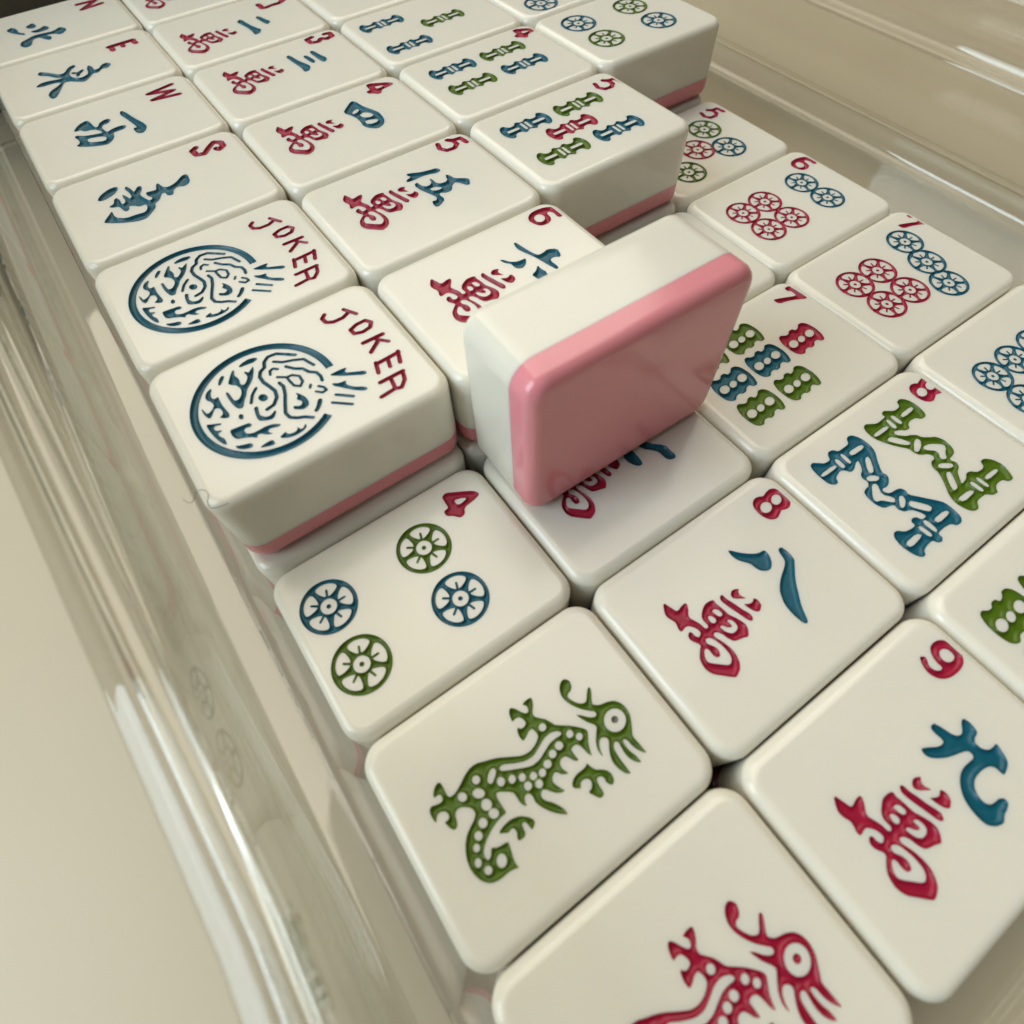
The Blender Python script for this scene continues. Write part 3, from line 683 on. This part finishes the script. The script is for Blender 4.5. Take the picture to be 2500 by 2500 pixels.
def build_tray():
    path = tray_path()
    lower = profile_offset(PROF, THICK)
    n = len(path)
    V, F = [], []
    def ringv(px, pz):
        for (x, y, nx, ny) in path:
            d = px
            if nx < -0.5 and px > 5.0:
                w = min(1.0, (px - 5.0) / 1.6)
                d += bow(y) * w * (-nx)
            V.append((x + nx * d, y + ny * d, pz))
    for px, pz in PROF:
        ringv(px, pz)
    m = len(PROF)
    for px, pz in lower:
        ringv(px, pz)
    for k in range(m - 1):
        F.extend(ring_faces(n, k * n, (k + 1) * n))
        a, b = (m + k) * n, (m + k + 1) * n
        F.extend([f[::-1] for f in ring_faces(n, a, b)])
    a, b = (m - 1) * n, (2 * m - 1) * n
    F.extend(ring_faces(n, a, b))
    F.append(tuple(range(n)))
    F.append(tuple(range((m + 1) * n - 1, m * n - 1, -1)))
    me = mesh('tray_skin', V, F, CLEAR)
    bm = bmesh.new()
    bm.from_mesh(me)
    bmesh.ops.recalc_face_normals(bm, faces=bm.faces)
    bm.to_mesh(me)
    bm.free()
    return me

tray = bpy.data.objects.new('storage_tray', None)
COL.objects.link(tray)
tray.location = (0.08, -0.09, Z_TABLE * MM)
tray['label'] = 'clear plastic tray with stepped walls that holds all the tiles'
tray['category'] = 'tray'
shell = link('shell', build_tray(), tray)
shell.matrix_parent_inverse = Matrix.Translation(-Vector(tray.location))

# ------------------------------------------------------------------ the tiles
PL = json.loads(r'''{"tiles":{"(1, 0, -1)":[15.856,13.767,-0.001],"(1, 0, 0)":[15.967,-10.256,0.0],"(1, 0, 1)":[15.943,-34.254,-0.001],"(1, 0, 2)":[15.85,-58.28,0.001],"(1, 0, 3)":[15.891,-82.276,0.002],"(1, 0, 4)":[15.864,-106.26,-0.001],"(1, 1, -1)":[46.821,12.688,0.0],"(1, 1, 0)":[46.763,-11.33,-0.001],"(1, 1, 1)":[46.772,-35.338,-0.001],"(1, 1, 2)":[46.874,-59.289,-0.001],"(1, 1, 3)":[46.724,-83.335,0.001],"(1, 1, 4)":[46.845,-107.345,0.0],"(1, 2, -1)":[77.92,13.41,0.001],"(1, 2, 0)":[78.078,-10.605,0.001],"(1, 2, 1)":[78.059,-34.566,-0.002],"(1, 2, 2)":[77.995,-58.562,-0.0],"(1, 2, 3)":[78.05,-82.588,0.001],"(1, 3, 0)":[108.998,-10.809,-0.002],"(1, 3, 1)":[108.938,-34.796,0.002],"(1, 3, 2)":[109.021,-58.762,0.0],"(0, 0, -1)":[15.422,11.866,0.002],"(0, 0, 0)":[15.466,-12.133,-0.002],"(0, 0, 1)":[15.378,-36.181,0.0],"(0, 0, 2)":[15.447,-60.18,-0.001],"(0, 0, 3)":[15.378,-84.168,0.001],"(0, 0, 4)":[15.376,-108.144,-0.0],"(0, 0, 5)":[15.413,-132.126,0.002],"(0, 0, 6)":[15.338,-156.132,-0.001],"(0, 0, 7)":[15.336,-180.16,0.0],"(0, 1, -1)":[46.474,11.697,-0.002],"(0, 1, 0)":[46.458,-12.318,-0.0],"(0, 1, 1)":[46.456,-36.294,-0.0],"(0, 1, 2)":[46.448,-60.324,0.0],"(0, 1, 3)":[46.386,-84.266,0.001],"(0, 1, 4)":[46.329,-108.313,-0.0],"(0, 1, 5)":[46.432,-132.305,-0.001],"(0, 1, 6)":[46.467,-156.268,-0.0],"(0, 1, 7)":[46.464,-180.305,-0.002],"(0, 2, -1)":[77.604,11.951,0.002],"(0, 2, 0)":[77.674,-12.042,0.001],"(0, 2, 1)":[77.634,-36.046,0.001],"(0, 2, 2)":[77.676,-60.066,-0.002],"(0, 2, 3)":[77.558,-84.075,-0.001],"(0, 2, 4)":[77.65,-108.085,-0.0],"(0, 2, 5)":[77.65,-132.072,-0.002],"(0, 2, 6)":[77.559,-156.083,0.001],"(0, 2, 7)":[77.547,-180.077,0.001],"(0, 3, 0)":[108.35,-11.489,0.002],"(0, 3, 1)":[108.23,-35.467,0.0],"(0, 3, 2)":[108.268,-59.475,0.001],"(0, 3, 3)":[108.378,-83.518,0.0],"(0, 3, 4)":[108.296,-107.485,-0.001],"(0, 3, 5)":[108.225,-131.492,-0.001],"(0, 3, 6)":[108.363,-155.497,-0.0]},"off":{"wan8":[-0.835,0.022],"wan5":[-2.265,-0.403],"wan4":[-2.638,-0.803],"wan3":[-2.761,-0.886],"wan2":[0.72,-1.958],"wan6":[-2.093,0.214],"wan7":[-1.699,-0.348],"wan1":[-0.759,-2.403]},"dr":[0.87,0.057],"num":{"(1, 2, 3)":[1.568,0.795],"(0, 3, 3)":[1.812,-0.221],"(1, 2, 2)":[-1.153,1.774],"(1, 1, 2)":[-1.016,0.08],"(0, 3, 4)":[1.259,-0.11],"(0, 3, 5)":[0.47,0.851],"(0, 2, 6)":[0.024,0.996]},"pts":{"dot4":[[-4.25,-10.12],[4.19,-10.13],[-4.21,3.12],[4.13,3.21]],"dot6":[[-3.15,6.68],[2.77,6.83],[-3.2,-3.05],[-3.2,-8.64],[2.82,-2.75],[2.69,-8.45]],"dot7":[[-5.08,7.32],[0.31,5.78],[5.56,4.15],[-3.13,-2.42],[-3.12,-8.08],[2.91,-2.17],[2.8,-7.81]],"dot8":[[-2.73,-8.41],[-2.68,-2.92]],"dot5":[[-3.33,5.36],[4.15,4.66],[1.16,-0.89],[5.66,-7.55]],"dot4top":[[-4.88,-8.37],[3.45,-8.15],[-4.24,4.37],[3.95,4.65]],"dot3top":[[7.09,-8.63]],"bam5":[[-5.03,-7.27],[-4.98,3.7],[-0.02,-1.55],[5.02,4.22],[4.83,-6.98]],"bam4":[[-4.8,-6.62],[-4.74,4.47],[2.03,-6.67],[1.83,4.84]],"bam3":[[-5.32,-8.1],[0.24,2.87],[5.93,-8.08]],"bar7":[[-0.65,6.24],[-0.6,-1.28],[4.99,-1.15],[5.05,-8.73],[-0.35,-8.64],[-5.95,-1.09]]}}''')
TP, OFF, NUM, PTS = PL['tiles'], PL['off'], PL['num'], PL['pts']

def M_(part, colour, ops):
    return (part, colour, ops)

def num(key, name):
    d = NUM.get(key, (0, 0))
    if name == 'n7':
        d = (d[0], d[1] - 0.95)
    return M_('numeral', 'red', motif(name, *d))

def wan(k):
    d = OFF.get(k, (0, 0))
    return M_('lower_character', 'red', motif('wan', *d))

def dots(pts, cols, R):
    return [M_('dot', c, wheel(p[0], p[1], R)) for p, c in zip(pts, cols)]

def bams(pts, cols, hl=4.7, hw=2.0):
    return [M_('bamboo', c, bamboo(p[0], p[1], hl, hw)) for p, c in zip(pts, cols)]

b7 = PTS['bar7']
c7 = b7[0]
def bars(pts, cols, s=1.0):
    return [M_('bamboo', c, motif('bar7', p[0] - c7[0] * s, p[1] - c7[1] * s, s)) for p, c in zip(pts, cols)]

d4 = ['blue', 'green', 'green', 'blue']
dr = PL['dr']
d8 = PTS['dot8'][0]
dot8 = [(d8[0] + 5.42 * i, d8[1] + 5.5 * j) for j in range(4) for i in range(2)]
bars9 = [(-5.05 + 5.35 * i, -8.6 + 7.4 * j) for j in range(3) for i in range(3)]
b3 = PTS['bam3']

G_WIND = 'wind tiles by the tray wall'
G_JOK = 'joker tiles'
G_WAN = 'character tiles'
G_BAM = 'bamboo tiles'
G_DOT = 'dot tiles'
G_DRA = 'dragon tiles'

SPEC = {
 '(1, 0, -1)': ([M_('letter', 'red', motif('wN')), M_('character', 'blue', motif('north'))], 'north wind tile with red N, farthest tile along the left tray wall', G_WIND),
 '(1, 0, 0)': ([M_('letter', 'red', motif('wE')), M_('character', 'blue', motif('east'))], 'east wind tile with red E and blue character beside the tray wall', G_WIND),
 '(1, 0, 1)': ([M_('letter', 'red', motif('wW')), M_('character', 'blue', motif('west'))], 'west wind tile with red W and blue character beside the tray wall', G_WIND),
 '(1, 0, 2)': ([M_('letter', 'red', motif('wS')), M_('character', 'blue', motif('south'))], 'south wind tile with red S, next to the farther joker tile', G_WIND),
 '(1, 0, 3)': ([M_('emblem', 'blue', motif('emblem')), M_('lettering', 'red', motif('joker'))], 'farther of the two JOKER tiles, between the south wind and the other joker', G_JOK),
 '(1, 0, 4)': ([M_('emblem', 'blue', motif('emblem')), M_('lettering', 'red', motif('joker'))], 'nearer of the two JOKER tiles, its white and pink front side showing', G_JOK),
 '(1, 1, -1)': ([wan('wan1')], 'character tile at the far end of its row, cut off by the picture top', G_WAN),
 '(1, 1, 0)': ([num('(1, 1, 0)', 'n2'), M_('upper_character', 'blue', motif('c2')), wan('wan2')], 'two of characters tile with two blue strokes, in the upper layer', G_WAN),
 '(1, 1, 1)': ([num('(1, 1, 1)', 'n3'), M_('upper_character', 'blue', motif('c3')), wan('wan3')], 'three of characters tile with red 3 and three blue strokes', G_WAN),
 '(1, 1, 2)': ([num('(1, 1, 2)', 'n4'), M_('upper_character', 'blue', motif('c4')), wan('wan4')], 'four of characters tile with red 4 and boxed blue character', G_WAN),
 '(1, 1, 3)': ([num('(1, 1, 3)', 'n5'), M_('upper_character', 'blue', motif('c5')), wan('wan5')], 'five of characters tile with red 5, upper layer beside the jokers', G_WAN),
 '(1, 1, 4)': ([num('(1, 1, 4)', 'n6'), M_('upper_character', 'blue', motif('c6')), wan('wan6')], 'six of characters tile half hidden behind the standing pink tile', G_WAN),
 '(1, 2, -1)': (None, 'plain far end tile of the bamboo column in the upper layer', G_BAM),
 '(1, 2, 0)': (None, 'bamboo tile behind the three of bamboos, cut off by the picture top', G_BAM),
 '(1, 2, 1)': (bams(b3, ['blue', 'green', 'blue']), 'three of bamboos tile with two blue and one green stick', G_BAM),
 '(1, 2, 2)': ([num('(1, 2, 2)', 'n4')] + bams(PTS['bam4'], ['blue', 'green', 'green', 'blue']), 'four of bamboos tile with red 4, two blue and two green sticks', G_BAM),
 '(1, 2, 3)': ([num('(1, 2, 3)', 'n5')] + bams(PTS['bam5'], ['blue', 'green', 'red', 'blue', 'green']), 'five of bamboos tile with one red stick in the middle, front side showing', G_BAM),
 '(1, 3, 0)': (None, 'dot tile of the upper layer out of sight beyond the picture top', G_DOT),
 '(1, 3, 1)': (dots([PTS['dot3top'][0]], ['blue'], 3.5), 'upper dot tile behind the upper four of dots, one blue dot showing', G_DOT),
 '(1, 3, 2)': (dots(PTS['dot4top'], d4, 3.5), 'four of dots tile in the upper layer at the right, front side showing', G_DOT),
 '(0, 0, 5)': ([num('(0, 0, 5)', 'n4')] + dots(PTS['dot4'], d4, 3.5), 'four of dots tile lying below the front of the nearer joker', G_DOT),
 '(0, 0, 6)': ([M_('dragon', 'green', motif('dragon')), M_('pupil', 'grey', motif('pupil'))], 'green dragon tile in the lower layer beside the tray wall', G_DRA),
 '(0, 0, 7)': ([M_('dragon', 'red', motif('dragon', *dr)), M_('pupil', 'red', motif('pupil', *dr))], 'red dragon tile cut off by the picture bottom', G_DRA),
 '(0, 1, 5)': ([M_('upper_character', 'blue', motif('c7')), wan('wan7')], 'seven of characters tile under the standing pink tile', G_WAN),
 '(0, 1, 6)': ([num('(0, 1, 6)', 'n8'), M_('upper_character', 'blue', motif('c8')), wan('wan8')], 'eight of characters tile with red 8 and two blue strokes', G_WAN),
 '(0, 1, 7)': ([num('(0, 1, 7)', 'n9'), M_('upper_character', 'blue', motif('c9')), wan('wan9')], 'nine of characters tile with red 9 at the lower right', G_WAN),
 '(0, 2, 4)': (bams([(-5.2, -6), (0, -6), (5.2, -6), (-5.2, 5), (0, 5), (5.2, 5)], ['green'] * 3 + ['blue'] * 3, 4.5, 1.9), 'tile almost hidden behind the standing pink tile, beside the six of dots', G_BAM),
 '(0, 2, 5)': ([num('(0, 2, 5)', 'n7')] + bars([b7[0], b7[5], b7[1], b7[2], (b7[4][0] - 5.5, b7[4][1]), b7[4], b7[3]], ['red', 'green', 'blue', 'green', 'green', 'blue', 'green']), 'seven of bamboos tile with red 7, partly behind the standing pink tile', G_BAM),
 '(0, 2, 6)': ([num('(0, 2, 6)', 'n8'), M_('bamboo', 'green', motif('m8green')), M_('bamboo', 'blue', motif('m8blue'))], 'eight of bamboos tile with zigzag green and blue sticks', G_BAM),
 '(0, 2, 7)': (bars(bars9, ['green', 'red', 'blue'] * 3), 'nine of bamboos tile cut off by the right picture edge, green sticks', G_BAM),
 '(0, 3, 3)': ([num('(0, 3, 3)', 'n5')] + dots([PTS['dot5'][0], PTS['dot5'][1], PTS['dot5'][2], (-3.6, -7.4), PTS['dot5'][3]], ['green', 'blue', 'red', 'blue', 'green'], 3.4), 'five of dots tile in the lower layer behind the five of bamboos', G_DOT),
 '(0, 3, 4)': ([num('(0, 3, 4)', 'n6')] + dots(PTS['dot6'], ['blue', 'blue', 'red', 'red', 'red', 'red'], 3.06), 'six of dots tile with two blue and four red dots', G_DOT),
 '(0, 3, 5)': ([num('(0, 3, 5)', 'n7')] + dots(PTS['dot7'], ['blue'] * 3 + ['red'] * 4, 3.06), 'seven of dots tile with a slanting line of three blue dots', G_DOT),
 '(0, 3, 6)': (dots(dot8, ['blue'] * 8, 2.82), 'eight of dots tile, all blue, cut off by the right picture edge', G_DOT),
}

HIDDEN = 'white and pink tile of the lower layer, covered by the upper layer'
for key, (x, y, th) in TP.items():
    lay = int(key[1])
    z = 0.0 if lay else -TT
    if key in SPEC:
        mk, label, group = SPEC[key]
        if mk is None and key in ('(1, 2, -1)', '(1, 3, 0)'):
            continue
        place_tile(x, y, z + (0.01 if lay else 0.0), th, mk, label, group)
    else:
        if key == '(0, 3, 2)':
            place_tile(x, y, z, th, None, 'tile in the lower layer peeping out right of the upper four of dots', 'tiles under the upper layer')
        elif key == '(0, 0, 4)':
            place_tile(x, y, z, th, None, 'tile in the lower layer directly under the nearer joker', 'tiles under the upper layer')
        else:
            place_tile(x, y, z, th, None, HIDDEN, 'tiles under the upper layer')

# the tile standing on its long edge, pink back towards the camera
c = Vector((47.2, -125.9, 11.95))
rot = Matrix.Rotation(-0.0105, 3, 'Z') @ Matrix.Rotation(-0.010, 3, 'X')
u, v, nrm = rot @ Vector((0, 0, 1)), rot @ Vector((1, 0, 0)), rot @ Vector((0, 1, 0))
o = c - nrm * TT / 2
mw = Matrix(((u[0], v[0], nrm[0], o[0] * MM), (u[1], v[1], nrm[1], o[1] * MM), (u[2], v[2], nrm[2], o[2] * MM), (0, 0, 0, 1)))
place_tile(0, 0, 0, 0, None, 'tile standing on its long edge on the seven of characters, pink back facing out', 'standing tile', mw)

# ------------------------------------------------------------------ dark thing behind the tray
def box(x0, x1, y0, y1, z0, z1, bev=1.0):
    bm = bmesh.new()
    bmesh.ops.create_cube(bm, size=1.0)
    for w in bm.verts:
        w.co = Vector(((x0 + x1) / 2 + w.co.x * (x1 - x0), (y0 + y1) / 2 + w.co.y * (y1 - y0), (z0 + z1) / 2 + w.co.z * (z1 - z0))) * MM
    bmesh.ops.bevel(bm, geom=bm.edges[:], offset=bev * MM, segments=3, affect='EDGES', profile=0.5)
    me = bpy.data.meshes.new('box')
    bm.to_mesh(me)
    bm.free()
    return me

dk = box(-140, 75, 62, 90, Z_TABLE, 70)
dk.materials.append(DARK)
tag(link('wooden_panel', dk), 'dark brown wooden panel behind the far left corner of the tray', 'panel')

# ------------------------------------------------------------------ a stray hair on the rim
def tube(pts, r, n=6):
    V, F = [], []
    P = [Vector(p) for p in pts]
    for i, p in enumerate(P):
        d = (P[min(i + 1, len(P) - 1)] - P[max(i - 1, 0)]).normalized()
        a = d.orthogonal().normalized()
        b = d.cross(a)
        for k in range(n):
            t_ = 2 * math.pi * k / n
            V.append(tuple(p + (a * math.cos(t_) + b * math.sin(t_)) * r))
    for i in range(len(P) - 1):
        F += ring_faces(n, i * n, (i + 1) * n)
    return V, F
HP = [[-1.92, -110.47, 8.5], [-1.54, -111.81, 9.2], [-0.94, -112.82, 10.0], [-0.19, -113.31, 11.0], [0.28, -113.63, 12.0], [1.03, -114.55, 13.2], [1.63, -115.55, 13.8], [1.74, -116.46, 14.0], [1.34, -116.91, 13.8], [1.17, -117.41, 13.6], [1.23, -117.65, 13.3], [1.78, -117.76, 13.15], [2.37, -117.87, 13.1], [2.93, -117.91, 13.1]]
V, F = tube(HP, 0.035)
tag(link('hair', mesh('hair', V, F, HAIR)), 'fine curled hair lying over the tray rim at the nearer joker', 'hair')

# ------------------------------------------------------------------ done
bpy.context.view_layer.update()
